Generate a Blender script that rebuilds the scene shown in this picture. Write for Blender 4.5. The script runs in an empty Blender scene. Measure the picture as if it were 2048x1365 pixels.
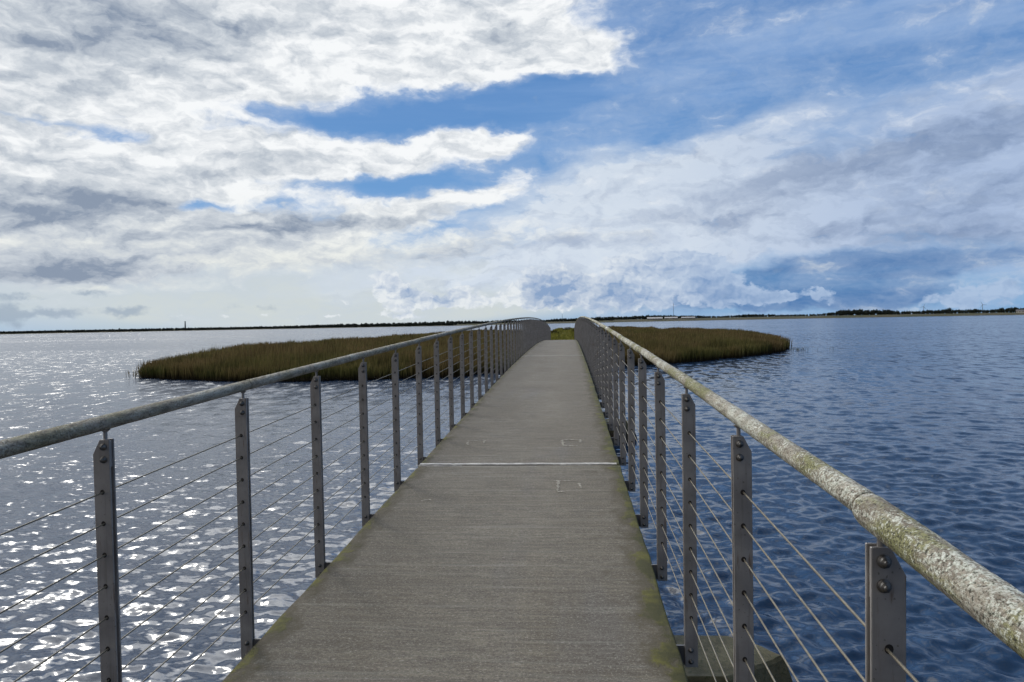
import bpy, bmesh, math, random
import numpy as np
from mathutils import Vector, Matrix
R = math.radians
random.seed(7)
rng = np.random.default_rng(7)
C = bpy.context.scene.collection
sc = bpy.context.scene

# ------------------------------------------------------------------ camera
CX = 0.4838
cam_d = bpy.data.cameras.new('camera')
cam = bpy.data.objects.new('camera', cam_d)
C.objects.link(cam)
cam_d.sensor_width = 36.0
cam_d.lens = 1491.09 / 2048 * 36.0
cam_d.clip_start = 0.05
cam_d.clip_end = 20000
cam.matrix_world = (Matrix.Translation((CX, 0, 0)) @ Matrix.Rotation(0.075657, 4, 'Z')
                    @ Matrix.Rotation(math.pi / 2 - 0.025478, 4, 'X') @ Matrix.Rotation(-0.017234, 4, 'Z'))
sc.camera = cam
sc.view_settings.view_transform = 'Standard'
sc.view_settings.look = 'None'
sc.view_settings.exposure = 0.0
sc.view_settings.gamma = 1.0

# ------------------------------------------------------------------ node helper
class NT:
    def __init__(self, tree):
        self.t = tree; self.n = tree.nodes; self.l = tree.links
    def put(self, sock, v):
        if v is None: return
        if hasattr(v, 'is_output'): self.l.new(v, sock)
        elif isinstance(v, (tuple, list)):
            v = tuple(v)
            if sock.type == 'RGBA' and len(v) == 3: v = v + (1,)
            sock.default_value = v
        else:
            sock.default_value = v
    def m(self, op, a, b=None, c=None, clamp=False):
        n = self.n.new('ShaderNodeMath'); n.operation = op; n.use_clamp = clamp
        for i, v in enumerate((a, b, c)): self.put(n.inputs[i], v)
        return n.outputs[0]
    def vm(self, op, a, b=None, scale=None):
        n = self.n.new('ShaderNodeVectorMath'); n.operation = op
        self.put(n.inputs[0], a)
        if b is not None: self.put(n.inputs[1], b)
        if scale is not None: self.put(n.inputs[3], scale)
        return n.outputs['Value'] if op in ('DOT_PRODUCT', 'LENGTH', 'DISTANCE') else n.outputs[0]
    def mix(self, f, a, b, blend='MIX'):
        n = self.n.new('ShaderNodeMix'); n.data_type = 'RGBA'; n.blend_type = blend
        self.put(n.inputs[0], f); self.put(n.inputs[6], a); self.put(n.inputs[7], b)
        return n.outputs[2]
    def mr(self, v, a, b, c=0.0, d=1.0, smooth=True):
        n = self.n.new('ShaderNodeMapRange'); n.interpolation_type = 'SMOOTHSTEP' if smooth else 'LINEAR'
        self.put(n.inputs[0], v)
        for i, x in enumerate((a, b, c, d)): self.put(n.inputs[i + 1], x)
        return n.outputs[0]
    def xyz(self, x, y, z=0.0):
        n = self.n.new('ShaderNodeCombineXYZ')
        for i, v in enumerate((x, y, z)): self.put(n.inputs[i], v)
        return n.outputs[0]
    def sep(self, v):
        n = self.n.new('ShaderNodeSeparateXYZ'); self.put(n.inputs[0], v); return n.outputs
    def map(self, v, loc=(0, 0, 0), rot=0.0, scale=(1, 1, 1), typ='POINT'):
        n = self.n.new('ShaderNodeMapping'); n.vector_type = typ
        self.put(n.inputs[0], v); n.inputs['Location'].default_value = loc
        n.inputs['Rotation'].default_value = (0, 0, rot); n.inputs['Scale'].default_value = scale
        return n.outputs[0]
    def noise(self, v, s=1.0, det=4.0, rough=0.5, dist=0.0, lac=2.0, out=0):
        n = self.n.new('ShaderNodeTexNoise'); self.put(n.inputs['Vector'], v)
        n.inputs['Scale'].default_value = s; n.inputs['Detail'].default_value = det
        n.inputs['Roughness'].default_value = rough; n.inputs['Distortion'].default_value = dist
        n.inputs['Lacunarity'].default_value = lac
        return n.outputs[out]
    def vor(self, v, s=1.0, feat='F1', out='Distance', rnd=1.0):
        n = self.n.new('ShaderNodeTexVoronoi'); n.voronoi_dimensions = '2D'; n.feature = feat; self.put(n.inputs['Vector'], v)
        n.inputs['Scale'].default_value = s; n.inputs['Randomness'].default_value = rnd
        return n.outputs[out]
    def blobs(self, v, rows):
        acc = None
        for a, e, ra, re, t, w in rows:
            p = self.map(v, (a, e, 0), R(t), (ra, re, 1), 'TEXTURE')
            g = self.n.new('ShaderNodeTexGradient'); g.gradient_type = 'SPHERICAL'; self.l.new(p, g.inputs[0])
            acc = self.m('MULTIPLY_ADD', g.outputs['Fac'], w, 0.0 if acc is None else acc)
        return acc

# ------------------------------------------------------------------ sky
SUN_AZ, SUN_EL = R(-38), R(38)
SUN = Vector((math.sin(SUN_AZ) * math.cos(SUN_EL), math.cos(SUN_AZ) * math.cos(SUN_EL), math.sin(SUN_EL)))
# SKYTABLE: cloud patches as (azimuth, elevation, half width, half height, tilt, weight) in degrees
SKY = {
 'MAIN': [(-31.2,19.18,23.11,7.19,-1,1.00),(-16.1,20.97,20.46,6.41,-1,0.90),(-6.4,20.73,13.68,4.26,3,0.90),(-0.3,19.44,7.19,2.66,-9,0.75),
   (2.9,17.95,2.99,1.35,-21,0.40),(-29.8,15.66,13.11,3.01,-4,0.60),(-42.1,15.13,11.98,7.25,-1,0.80),(-31.4,11.17,18.86,3.25,-1,0.95),
   (-16.3,12.68,15.39,2.19,4,0.85),(-8.8,13.14,8.74,1.72,11,0.70),(-5.4,13.84,4.20,0.85,13,0.55),(-21.3,11.96,10.52,2.08,-1,0.50),
   (-35.9,7.47,15.65,4.79,2,0.95),(-24.2,7.30,14.96,3.00,3,0.80),(-11.9,8.76,11.30,2.02,11,0.75),(-6.6,10.22,4.96,1.47,21,0.60),
   (-30.1,4.72,16.25,2.56,3,0.70),(-10.8,5.97,15.90,1.69,5,0.60),(-37.1,3.58,11.45,2.56,7,0.50),(1.8,6.14,9.83,1.12,4,0.35)],
 'HOLE': [(-8.7,15.98,15.93,2.08,6,1.00),(-18.4,15.03,9.36,0.89,-5,0.60),(-34.9,13.28,8.53,0.62,-4,0.55),(-11.9,10.42,9.78,0.95,3,0.90),
   (-21.4,8.97,7.02,0.57,-1,0.30),(-26.8,8.88,2.95,0.62,-1,0.80),(-1.9,16.42,7.61,2.08,7,0.60)],
 'GRAY': [(-28.7,19.82,10.46,4.55,9,0.80),(-36.7,17.17,7.10,3.49,-1,0.70),(-34.9,20.35,11.32,2.28,-1,0.60),(-18.2,20.84,10.78,1.91,-1,0.30),
   (-4.8,21.21,8.37,1.95,-31,0.35),(-37.0,7.87,11.46,2.68,1,1.30),(-30.3,8.77,7.46,1.84,-1,0.90),(-22.8,7.16,8.99,1.78,7,1.20),
   (-16.4,7.63,8.81,0.95,3,0.70),(-31.4,10.84,9.13,0.91,-1,0.55),(-23.4,11.17,5.48,0.97,-1,0.50),(-6.9,12.06,5.34,0.51,4,0.20),
   (-36.3,3.75,11.66,1.94,6,1.50),(-5.1,5.53,12.26,0.91,4,1.10),(-31.9,4.68,4.84,1.01,9,0.50),(-11.2,8.21,5.67,0.67,3,0.40),
   (-36.8,12.99,7.10,1.21,-1,0.60)],
 'VEIL': [(4.4,7.91,15.67,5.53,11,1.00),(16.9,8.30,18.54,6.59,12,1.00),(27.5,8.02,14.26,7.91,13,1.00),(11.7,12.18,11.59,2.43,19,0.80),
   (30.2,12.27,7.72,3.86,19,0.70),(0.7,9.15,11.37,4.79,9,0.70),(35.1,9.45,11.33,8.55,9,1.00),(-10.9,3.33,15.92,3.41,-1,0.60),
   (0.6,4.28,13.68,2.65,1,0.70),(13.4,5.32,10.38,1.80,9,0.50)],
 'VGRAY': [(17.5,10.32,10.81,1.36,9,1.10),(26.1,10.71,10.16,2.52,14,0.80),(7.4,7.79,8.05,1.10,9,0.60),(-1.3,5.84,9.92,0.98,3,0.80),
   (15.5,8.40,10.11,1.40,7,0.60),(26.1,6.87,11.31,1.94,11,0.80),(28.3,5.08,9.44,1.91,4,0.80),(12.8,7.15,5.23,0.93,5,0.60),
   (3.7,11.24,4.49,0.72,-1,0.10)],
 'RAIN': [(28.3,3.48,7.02,0.96,5,0.50),(17.5,2.82,10.86,2.66,3,1.00),(12.7,1.34,14.68,1.32,1,0.70),(24.7,4.36,10.20,1.66,5,0.40),
   (20.1,1.50,12.67,1.39,-1,0.50)],
 'HAZE': [(-9.0,1.78,26.71,3.43,-1,0.50),(-30.1,2.31,28.12,4.47,-1,1.00),(-16.5,3.00,22.05,4.10,-1,0.80),(-5.2,3.25,16.11,3.43,-1,0.50)],
 'CUM': [(-12.8,2.21,3.01,2.27,-31,1.00),(-13.9,2.98,1.49,1.50,-1,0.60),(-10.5,1.80,2.28,1.14,-1,0.80),(-16.9,1.66,0.95,0.52,-21,0.70),
   (-8.3,2.15,1.91,1.53,-1,0.50),(-5.2,2.03,5.76,1.53,-1,0.45),(-1.2,2.61,3.82,2.36,-1,1.10),(-2.9,2.45,1.53,1.91,-1,0.50),
   (3.6,2.50,5.64,2.65,-1,0.90),(7.3,3.53,5.50,2.80,-1,0.95),(10.6,2.88,4.28,2.58,-9,0.90),(6.2,4.50,4.43,1.49,7,0.50),
   (13.4,1.76,3.81,0.87,-5,0.70),(16.0,1.62,2.02,0.65,-1,0.60),(18.5,1.65,1.10,0.78,-1,0.80),(17.5,1.65,1.32,0.57,-1,0.40),
   (26.1,1.04,3.40,0.99,2,0.60),(27.8,1.25,2.46,1.46,-1,0.60),(29.4,1.51,1.58,1.43,-1,0.70),(2.4,1.20,22.68,0.68,-1,0.50),
   (-18.7,0.71,18.07,0.37,-1,0.35)],
 'CDARK': [(-1.0,2.41,2.87,2.29,-1,1.00),(3.2,1.94,3.39,1.90,-1,0.70),(-9.8,1.79,2.28,0.99,-1,0.50),(-12.0,2.58,0.98,0.98,-1,0.60),
   (10.9,1.94,2.49,2.03,-1,0.50),(13.4,1.47,3.82,0.58,-1,0.40),(6.2,1.50,2.96,1.13,-1,0.40),(9.9,2.90,1.44,1.48,-1,0.30)],
 'LOWG': [(-38.5,1.17,1.59,1.14,-21,1.00),(-36.1,1.06,2.23,0.65,-1,0.90),(-32.0,1.22,3.33,0.54,-1,0.70),(-33.8,2.47,2.05,0.40,-1,0.70),
   (-37.7,2.22,2.42,0.32,-1,0.50),(-23.0,1.32,1.38,0.36,-1,0.50)],
}
# END SKYTABLE

world = bpy.data.worlds.new('World')
sc.world = world
world.use_nodes = True
world.node_tree.nodes.clear()
w = NT(world.node_tree)
tc = w.n.new('ShaderNodeTexCoord')
dirv = w.vm('NORMALIZE', tc.outputs['Generated'])
dx, dy, dz = w.sep(dirv)
el = w.m('MULTIPLY', w.m('ARCSINE', dz), 57.29578)
az = w.m('MULTIPLY', w.m('ARCTAN2', dx, dy), 57.29578)
P0 = w.xyz(az, el, 0)
# turbulent warp of the cloud edges
wa = w.noise(w.map(P0, (3, 1, 0), 0, (.13, .24, 1)), 1, 4, .55, out=1)
wb = w.noise(w.map(P0, (8, 5, 0), 0, (.5, .9, 1)), 1, 4, .6, out=1)
off = w.vm('ADD', w.vm('MULTIPLY', w.vm('SUBTRACT', wa, (.5, .5, .5)), (7, 2.6, 0)),
           w.vm('MULTIPLY', w.vm('SUBTRACT', wb, (.5, .5, .5)), (2.2, 1.1, 0)))
P = w.vm('ADD', P0, off)
# small warp only, for the small clouds on the horizon
offs = w.vm('MULTIPLY', w.vm('SUBTRACT', w.noise(w.map(P0, (2, 9, 0), 0, (1.0, 1.2, 1)), 1, 4, .55, out=1), (.5, .5, .5)), (1.7, 1.3, 0))
PS = w.vm('ADD', P0, offs)
n1 = w.noise(w.map(P0, (11, 4, 0), R(-7), (.10, .27, 1)), 1, 9, .58)
n2 = w.noise(w.map(P, (5, 2, 0), R(-6), (.33, .75, 1)), 1, 8, .6)
n2b = w.noise(w.map(P, (5.12, 2.5, 0), R(-6), (.33, .75, 1)), 1, 8, .6)
relief = w.m('SUBTRACT', n2, n2b)
def billow(v):
    a = w.m('MULTIPLY', w.vor(v, 1.0), .55); a = w.m('MULTIPLY_ADD', w.vor(v, 2.3), .30, a); a = w.m('MULTIPLY_ADD', w.vor(v, 5.1), .15, a)
    return w.m('SUBTRACT', .5, a)                       # about -.1 in the creases to .5 on the heads
n3 = w.noise(w.map(P, (9, 9, 0), R(-5), (1.1, 2.2, 1)), 1, 6, .6)
PW = w.vm('ADD', P, w.vm('MULTIPLY', w.vm('SUBTRACT', w.noise(w.map(P0, (5, 9, 0), 0, (.9, 1.5, 1)), 1, 4, .6, out=1), (.5, .5, .5)), (2.4, 1.2, 0)))
b1 = billow(w.map(PW, (2, 3, 0), R(-5), (.20, .46, 1)))
b1b = billow(w.map(PW, (2.10, 2.72, 0), R(-5), (.20, .46, 1)))
brel = w.m('SUBTRACT', b1, b1b)

nish = w.n.new('ShaderNodeTexSky'); nish.sky_type = 'NISHITA'; nish.sun_disc = False
nish.sun_elevation = SUN_EL; nish.sun_rotation = SUN_AZ
nish.air_density = 1.0; nish.dust_density = 0.3; nish.ozone_density = 2.0
STR = 0.08
# the clear blue behind the clouds
blue = w.mix(1.0, nish.outputs[0], (.50, .78, 1.05), 'MULTIPLY')
deep = w.mr(az, -25, 12, 0, 1)
k = 1.0 / STR
def col(r, g, b): return (r * k, g * k, b * k)
hz = w.mr(el, 0, 22, 1, 0)
grad = w.mix(hz, col(.105, .25, .545), col(.175, .375, .68))
sky = w.mix(.82, blue, grad)
# behind and above the view: broken cloud, thinning to the right
front = w.mr(w.m('ABSOLUTE', az), 40, 75, 0, 1)
high = w.mr(el, 21, 34, 0, 1)
left = w.mr(az, 8, -22, 0, 1)
away = w.m('MAXIMUM', front, high)
# cirrus veil
st1 = w.noise(w.map(P0, (1, 7, 0), R(-16), (.035, .33, 1)), 1, 6, .55)
st2 = w.noise(w.map(P0, (4, 3, 0), R(-19), (.06, .9, 1)), 1, 5, .6)
cir = w.m('ADD', w.m('MULTIPLY', w.mr(st1, .42, .72), .55), w.m('MULTIPLY', w.mr(st2, .48, .78), .22))
sky = w.mix(w.m('MULTIPLY', cir, w.mr(az, -12, 20, .35, .80)), sky, col(.36, .52, .80))
# rain band low on the right
rain = w.mr(w.m('ADD', w.blobs(P, SKY['RAIN']), w.m('MULTIPLY', w.m('SUBTRACT', n1, .5), .5)), .12, .5)
# haze near the horizon on the left
hazed = w.mr(w.blobs(P0, SKY['HAZE']), .05, .8)
sky = w.mix(w.m('MULTIPLY', hazed, .92), sky, col(.66, .70, .67))
# grey lavender cloud veil on the right
vd = w.m('ADD', w.blobs(P, SKY['VEIL']), w.m('MULTIPLY', w.m('SUBTRACT', n1, .5), 1.1))
vd = w.m('ADD', vd, w.m('MULTIPLY', w.m('SUBTRACT', st1, .5), .7))
va = w.m('ADD', w.m('MULTIPLY', w.mr(vd, .12, .62), .62), w.m('MULTIPLY', w.mr(w.m('ADD', vd, w.m('MULTIPLY', relief, 1.2)), .55, .95), .38))
vg = w.m('ADD', w.blobs(P, SKY['VGRAY']), w.m('MULTIPLY', w.m('SUBTRACT', n2, .5), 2.3))
vg = w.m('SUBTRACT', w.m('SUBTRACT', vg, w.m('MULTIPLY', relief, 2.2)), w.m('MULTIPLY', brel, .8))
vg = w.m('ADD', vg, w.m('MULTIPLY', w.m('SUBTRACT', n3, .5), .8))
rightness = w.mr(az, 2, 28, 0, 1)
vlight = w.mix(rightness, col(.70, .77, .85), col(.39, .50, .71))
vdark = w.mix(rightness, col(.38, .45, .58), col(.20, .285, .46))
vcol = w.mix(w.mr(vg, -.02, .95, 0, 1, False), vlight, vdark)
sky = w.mix(w.m('MULTIPLY', rain, w.mr(st2, .35, .65, .97, .70)), sky, col(.068, .185, .42))
sky = w.mix(w.m('MULTIPLY', va, w.m('SUBTRACT', 1.0, w.m('MULTIPLY', rain, .92))), sky, vcol)
# main white cloud
base = w.m('SUBTRACT', w.blobs(P, SKY['MAIN']), w.blobs(P, SKY['HOLE']))
backd = w.m('ADD', w.m('MULTIPLY', w.m('SUBTRACT', n1, .52), 3.0), w.m('MULTIPLY', left, 1.1))
base = w.m('ADD', base, w.m('MULTIPLY', away, w.m('SUBTRACT', backd, base)))
dens = w.m('ADD', base, w.m('MULTIPLY', w.m('SUBTRACT', n1, .5), .75))
dens = w.m('ADD', dens, w.m('MULTIPLY', w.m('SUBTRACT', n2, .5), .75))
dens = w.m('ADD', dens, w.m('MULTIPLY', w.m('SUBTRACT', b1, .2), .45))
dens = w.m('ADD', dens, w.m('MULTIPLY', w.m('SUBTRACT', n3, .5), .30))
skirt = w.m('MULTIPLY', w.mr(dens, -.45, .40), .50)
sky = w.mix(skirt, sky, col(.50, .60, .76))
ma = w.mr(dens, .0, .58)
mg = w.m('ADD', w.blobs(P, SKY['GRAY']), w.m('MULTIPLY', w.m('SUBTRACT', n2, .5), 1.5))
mg = w.m('ADD', mg, w.m('MULTIPLY', w.m('SUBTRACT', n1, .5), 1.3))
mg = w.m('ADD', mg, w.m('MULTIPLY', w.m('SUBTRACT', n3, .5), .35))
mg = w.m('SUBTRACT', mg, w.m('MULTIPLY', relief, 2.7))
mg = w.m('SUBTRACT', mg, w.m('MULTIPLY', brel, 1.0))
mg = w.m('MULTIPLY_ADD', w.m('SUBTRACT', dens, .8), .18, mg)
mg = w.mr(mg, -.22, 1.40, 0, 1, False)
lowl = w.mr(el, 3, 11, 1, 0)
mwhite = w.mix(lowl, col(.93, .95, .965), col(.80, .825, .79))
mcol = w.mix(w.mr(mg, 0, .5, 0, 1, False), mwhite, col(.56, .61, .67))
mcol = w.mix(w.mr(mg, .5, 1.0, 0, 1, False), mcol, col(.26, .32, .42))
sky = w.mix(ma, sky, mcol)
# cumulus along the horizon
cn = w.noise(w.map(P0, (7, 3, 0), 0, (.62, .95, 1)), 1, 6, .55)
cb = billow(w.map(PS, (4, 1, 0), 0, (.52, .74, 1))); cbb = billow(w.map(PS, (4.10, .82, 0), 0, (.52, .74, 1)))
crel = w.m('SUBTRACT', cb, cbb)
cd = w.m('ADD', w.blobs(PS, SKY['CUM']), w.m('MULTIPLY', w.m('SUBTRACT', cb, .2), .85))
cd = w.m('ADD', cd, w.m('MULTIPLY', w.m('SUBTRACT', cn, .5), .5))
ca = w.mr(cd, .22, .50)
cg = w.m('ADD', w.blobs(PS, SKY['CDARK']), w.m('MULTIPLY', w.m('SUBTRACT', cn, .5), .7))
cg = w.m('MULTIPLY_ADD', w.m('SUBTRACT', cd, .5), .45, cg)
cg = w.m('SUBTRACT', cg, w.m('MULTIPLY', crel, 1.6))
cbright = w.mix(w.mr(az, -2, 16), col(.80, .84, .87), col(.42, .54, .73))
ccol = w.mix(w.mr(cg, -.15, 1.0, 0, 1, False), cbright, col(.22, .34, .56))
sky = w.mix(w.m('MULTIPLY', ca, .90), sky, ccol)
ld = w.m('ADD', w.blobs(PS, SKY['LOWG']), w.m('MULTIPLY', w.m('SUBTRACT', cn, .5), 1.2))
sky = w.mix(w.m('MULTIPLY', w.mr(ld, .12, .66), .75), sky, col(.33, .41, .51))
# the cloud round the sun is far brighter
sd = w.vm('DOT_PRODUCT', dirv, tuple(SUN))
glow = w.m('MULTIPLY', w.m('POWER', w.mr(sd, math.cos(R(50)), 1.0, 0, 1, False), 1.2), w.mr(el, 22.5, 31, 0, 1))
sky = w.mix(1.0, sky, w.mix(glow, (1, 1, 1), (6.6, 6.4, 6.1)), 'MULTIPLY')
# behind the camera the sky is darker
bk = w.mr(dy, .35, -.5, 0, 1)
sky = w.mix(1.0, sky, w.mix(bk, (1, 1, 1), (.66, .60, .54)), 'MULTIPLY')
# below the horizon: dull ground tone
sky = w.mix(w.mr(el, -.6, -.1, 1, 0), sky, col(.10, .13, .17))
bg = w.n.new('ShaderNodeBackground'); bg.inputs[1].default_value = STR
w.l.new(sky, bg.inputs[0])
wo = w.n.new('ShaderNodeOutputWorld'); w.l.new(bg.outputs[0], wo.inputs[0])
world.cycles.sampling_method = 'MANUAL'
world.cycles.sample_map_resolution = 512

sun_d = bpy.data.lights.new('sun', 'SUN'); sun_d.energy = 0.75; sun_d.angle = R(8); sun_d.color = (1, .95, .86)
sun = bpy.data.objects.new('sun', sun_d); C.objects.link(sun)
sun.rotation_euler = SUN.to_track_quat('Z', 'Y').to_euler()
sun.location = SUN * 60

# ------------------------------------------------------------------ object helpers
def tag(o, label=None, cat=None, group=None, kind=None):
    if label: o['label'] = label
    if cat: o['category'] = cat
    if group: o['group'] = group
    if kind: o['kind'] = kind
    return o
def empty(name, loc=(0, 0, 0), rz=0.0):
    o = bpy.data.objects.new(name, None); C.objects.link(o)
    o.location = loc; o.rotation_euler = (0, 0, rz); o.empty_display_size = .2
    return o
def link(name, me, parent=None, loc=(0, 0, 0), rot=(0, 0, 0)):
    o = bpy.data.objects.new(name, me); C.objects.link(o)
    o.location = loc; o.rotation_euler = rot
    if parent: o.parent = parent
    return o
def from_bm(name, bm, mats, smooth=False):
    me = bpy.data.meshes.new(name); bm.normal_update(); bm.to_mesh(me); bm.free()
    for m in (mats if isinstance(mats, (list, tuple)) else [mats]): me.materials.append(m)
    if smooth: me.polygons.foreach_set('use_smooth', [True] * len(me.polygons))
    return me
def from_np(name, V, F, mat, smooth=False):
    V = np.asarray(V, float); F = np.asarray(F, np.int32)
    me = bpy.data.meshes.new(name)
    me.vertices.add(len(V)); me.vertices.foreach_set('co', V.ravel())
    k = F.shape[1]
    me.loops.add(F.size); me.loops.foreach_set('vertex_index', F.ravel())
    me.polygons.add(len(F)); me.polygons.foreach_set('loop_start', np.arange(0, F.size, k, dtype=np.int32))
    me.update(calc_edges=True)
    if smooth: me.polygons.foreach_set('use_smooth', np.ones(len(F), bool))
    if mat: me.materials.append(mat)
    return me
def attr(me, name, rgba):
    a = me.color_attributes.new(name, 'FLOAT_COLOR', 'POINT')
    a.data.foreach_set('color', np.asarray(rgba, np.float32).ravel())
def grid_faces(nu, nv):
    i, j = np.meshgrid(np.arange(nu - 1), np.arange(nv - 1), indexing='ij')
    a = i * nv + j
    return np.stack([a, a + nv, a + nv + 1, a + 1], -1).reshape(-1, 4)
def box(bm, x0, x1, y0, y1, z0, z1, mi=0):
    vs = [bm.verts.new(p) for p in ((x0, y0, z0), (x1, y0, z0), (x1, y1, z0), (x0, y1, z0), (x0, y0, z1), (x1, y0, z1), (x1, y1, z1), (x0, y1, z1))]
    for q in ((3, 2, 1, 0), (4, 5, 6, 7), (0, 1, 5, 4), (1, 2, 6, 5), (2, 3, 7, 6), (3, 0, 4, 7)):
        f = bm.faces.new([vs[i] for i in q]); f.material_index = mi
    return vs
def prism(bm, pts, a, b, axis='y', mi=0):
    """extrude outline pts (u, v) along an axis from a to b"""
    def p(u, v, t): return {'y': (u, t, v), 'z': (u, v, t), 'x': (t, u, v)}[axis]
    A = [bm.verts.new(p(u, v, a)) for u, v in pts]; B = [bm.verts.new(p(u, v, b)) for u, v in pts]
    n = len(pts); fs = [bm.faces.new(A), bm.faces.new(B[::-1])]
    for i in range(n): fs.append(bm.faces.new((A[i], B[i], B[(i + 1) % n], A[(i + 1) % n])))
    for f in fs: f.material_index = mi
    return fs
def tube_np(path, rad, n=8, caps=True):
    """tube along path (N,3) with per-point radius; returns V,F(quads)"""
    path = np.asarray(path, float); N = len(path)
    rad = np.broadcast_to(rad, (N,)) if np.ndim(rad) < 2 else rad
    t = np.gradient(path, axis=0); t /= np.linalg.norm(t, axis=1)[:, None]
    up = np.array([0, 0, 1.0]) if abs(t[0][2]) < .9 else np.array([1.0, 0, 0])
    s = np.cross(t, up); s /= np.linalg.norm(s, axis=1)[:, None]; u = np.cross(s, t)
    a = np.linspace(0, 2 * np.pi, n, endpoint=False)
    rr = rad[:, None] if rad.ndim == 1 else rad
    V = path[:, None, :] + (np.cos(a)[None, :] * rr)[..., None] * s[:, None, :] + (np.sin(a)[None, :] * rr)[..., None] * u[:, None, :]
    V = V.reshape(-1, 3)
    i, j = np.meshgrid(np.arange(N - 1), np.arange(n), indexing='ij')
    A = i * n + j; B = i * n + (j + 1) % n
    F = np.stack([A, B, B + n, A + n], -1).reshape(-1, 4)
    if caps:
        V = np.vstack([V, path[:1], path[-1:]]); c0 = N * n; c1 = c0 + 1
        j = np.arange(0, n, 2)
        F = np.vstack([F, np.stack([np.full(len(j), c0), (j + 2) % n, j + 1, j], -1),
                       np.stack([np.full(len(j), c1), (N - 1) * n + j, (N - 1) * n + j + 1, (N - 1) * n + (j + 2) % n], -1)])
    return V, F
def hnoise(x, y, s, seed=0, octs=4):
    """cheap smooth value noise from rotated sines"""
    r = np.random.default_rng(seed); v = np.zeros(np.broadcast(x, y).shape); amp = 1.0; tot = 0
    for o in range(octs):
        for q in range(4):
            a = r.uniform(0, 6.28); f = s * 2 ** o * r.uniform(.6, 1.4); ph = r.uniform(0, 6.28)
            v = v + amp * np.sin((x * math.cos(a) + y * math.sin(a)) * f * 6.283 + ph)
            tot += amp
        amp *= .55
    return v / tot * 2.0

# ------------------------------------------------------------------ materials
def mat(name):
    m = bpy.data.materials.new(name); m.use_nodes = True
    t = NT(m.node_tree); b = m.node_tree.nodes['Principled BSDF']
    return m, t, b
def pos(t): return t.n.new('ShaderNodeNewGeometry').outputs['Position']
def obj_co(t): return t.n.new('ShaderNodeTexCoord').outputs['Object']
def bump(t, b, h, strength=.4, dist=.01):
    n = t.n.new('ShaderNodeBump'); n.inputs['Strength'].default_value = strength; n.inputs['Distance'].default_value = dist
    t.put(n.inputs['Height'], h); t.l.new(n.outputs[0], b.inputs['Normal'])

HALF = 0.938
def m_concrete():
    m, t, b = mat('broomed_concrete')
    p = pos(t); x, y, z = t.sep(p)
    lines = t.noise(t.map(p, (0, 0, 0), R(.4), (6, 27, 1)), 1, 6, .8)
    lines2 = t.noise(t.map(p, (3, 0, 0), R(-.3), (.9, 22, 1)), 1, 4, .6)
    grain = t.noise(p, 150, 3, .7)
    blot = t.noise(t.map(p, (0, 0, 0), 0, (1, .45, 1)), 1.3, 5, .6)
    blot2 = t.noise(p, 6, 5, .65)
    c = t.mix(t.mr(blot, .3, .7), (.138, .117, .086), (.186, .164, .128))
    # wide longitudinal tracks worn paler along the middle
    cen = t.mr(t.m('ABSOLUTE', t.m('ADD', x, t.m('MULTIPLY', t.m('SUBTRACT', blot, .5), .5))), .2, .85, 0, 1)
    c = t.mix(t.m('MULTIPLY', cen, .55), c, (.105, .088, .062))
    c = t.mix(t.m('MULTIPLY', t.mr(t.noise(t.map(p, (9, 3, 0), 0, (2.2, .35, 1)), 1, 4, .6), .55, .75), .35), c, (.125, .122, .130))
    c = t.mix(t.mr(lines, .36, .60, .55, 0), c, (.062, .053, .040))
    lines3 = t.noise(t.map(p, (2, 6, 0), R(.2), (1.4, 42, 1)), 1, 4, .7)
    c = t.mix(t.mr(lines3, .36, .56, .42, 0), c, (.065, .056, .043))
    grit = t.noise(t.map(p, (1, 1, 0), 0, (70, 95, 70)), 1, 4, .75)
    c = t.mix(t.mr(grit, .50, .34, 0, .75), c, (.055, .047, .037))
    c = t.mix(t.mr(grit, .55, .70, 0, .55), c, (.36, .34, .30))
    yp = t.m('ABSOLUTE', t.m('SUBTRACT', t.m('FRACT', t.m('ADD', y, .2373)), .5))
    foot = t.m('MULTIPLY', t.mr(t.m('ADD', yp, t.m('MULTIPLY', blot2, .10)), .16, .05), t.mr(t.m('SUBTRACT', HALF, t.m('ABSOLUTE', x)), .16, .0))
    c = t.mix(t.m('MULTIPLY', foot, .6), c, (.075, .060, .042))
    c = t.mix(t.mr(lines2, .52, .72, 0, .22), c, (.29, .28, .25))
    c = t.mix(t.mr(grain, .56, .70, 0, .6), c, (.32, .31, .28))
    c = t.mix(t.mr(grain, .42, .30, 0, .5), c, (.05, .047, .04))
    # moss creeping in from both edges
    e = t.m('SUBTRACT', HALF, t.m('ABSOLUTE', x))
    mo = t.m('ADD', t.mr(e, 0, .21, .66, 0, False), t.m('MULTIPLY', t.m('SUBTRACT', t.noise(t.map(p, (0, 0, 0), 0, (1, .6, 1)), 6.5, 6, .7), .5), 1.5))
    mo = t.m('ADD', mo, t.m('MULTIPLY', t.mr(x, .2, .9), .12))
    c = t.mix(t.mr(mo, .18, .52, 0, .75), c, (.062, .052, .030))
    mc = t.mix(t.mr(blot2, .4, .65), (.048, .047, .014), (.112, .106, .018))
    c = t.mix(t.mr(mo, .50, .66, 0, .9), c, mc)
    t.put(b.inputs['Base Color'], c); b.inputs['Roughness'].default_value = .88
    b.inputs['Specular IOR Level'].default_value = .3
    h = t.m('ADD', t.m('MULTIPLY', lines, .9), t.m('ADD', t.m('MULTIPLY', grain, .5), t.m('MULTIPLY', t.mr(mo, .4, .7), .8)))
    bump(t, b, h, .8, .008)
    return m
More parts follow.
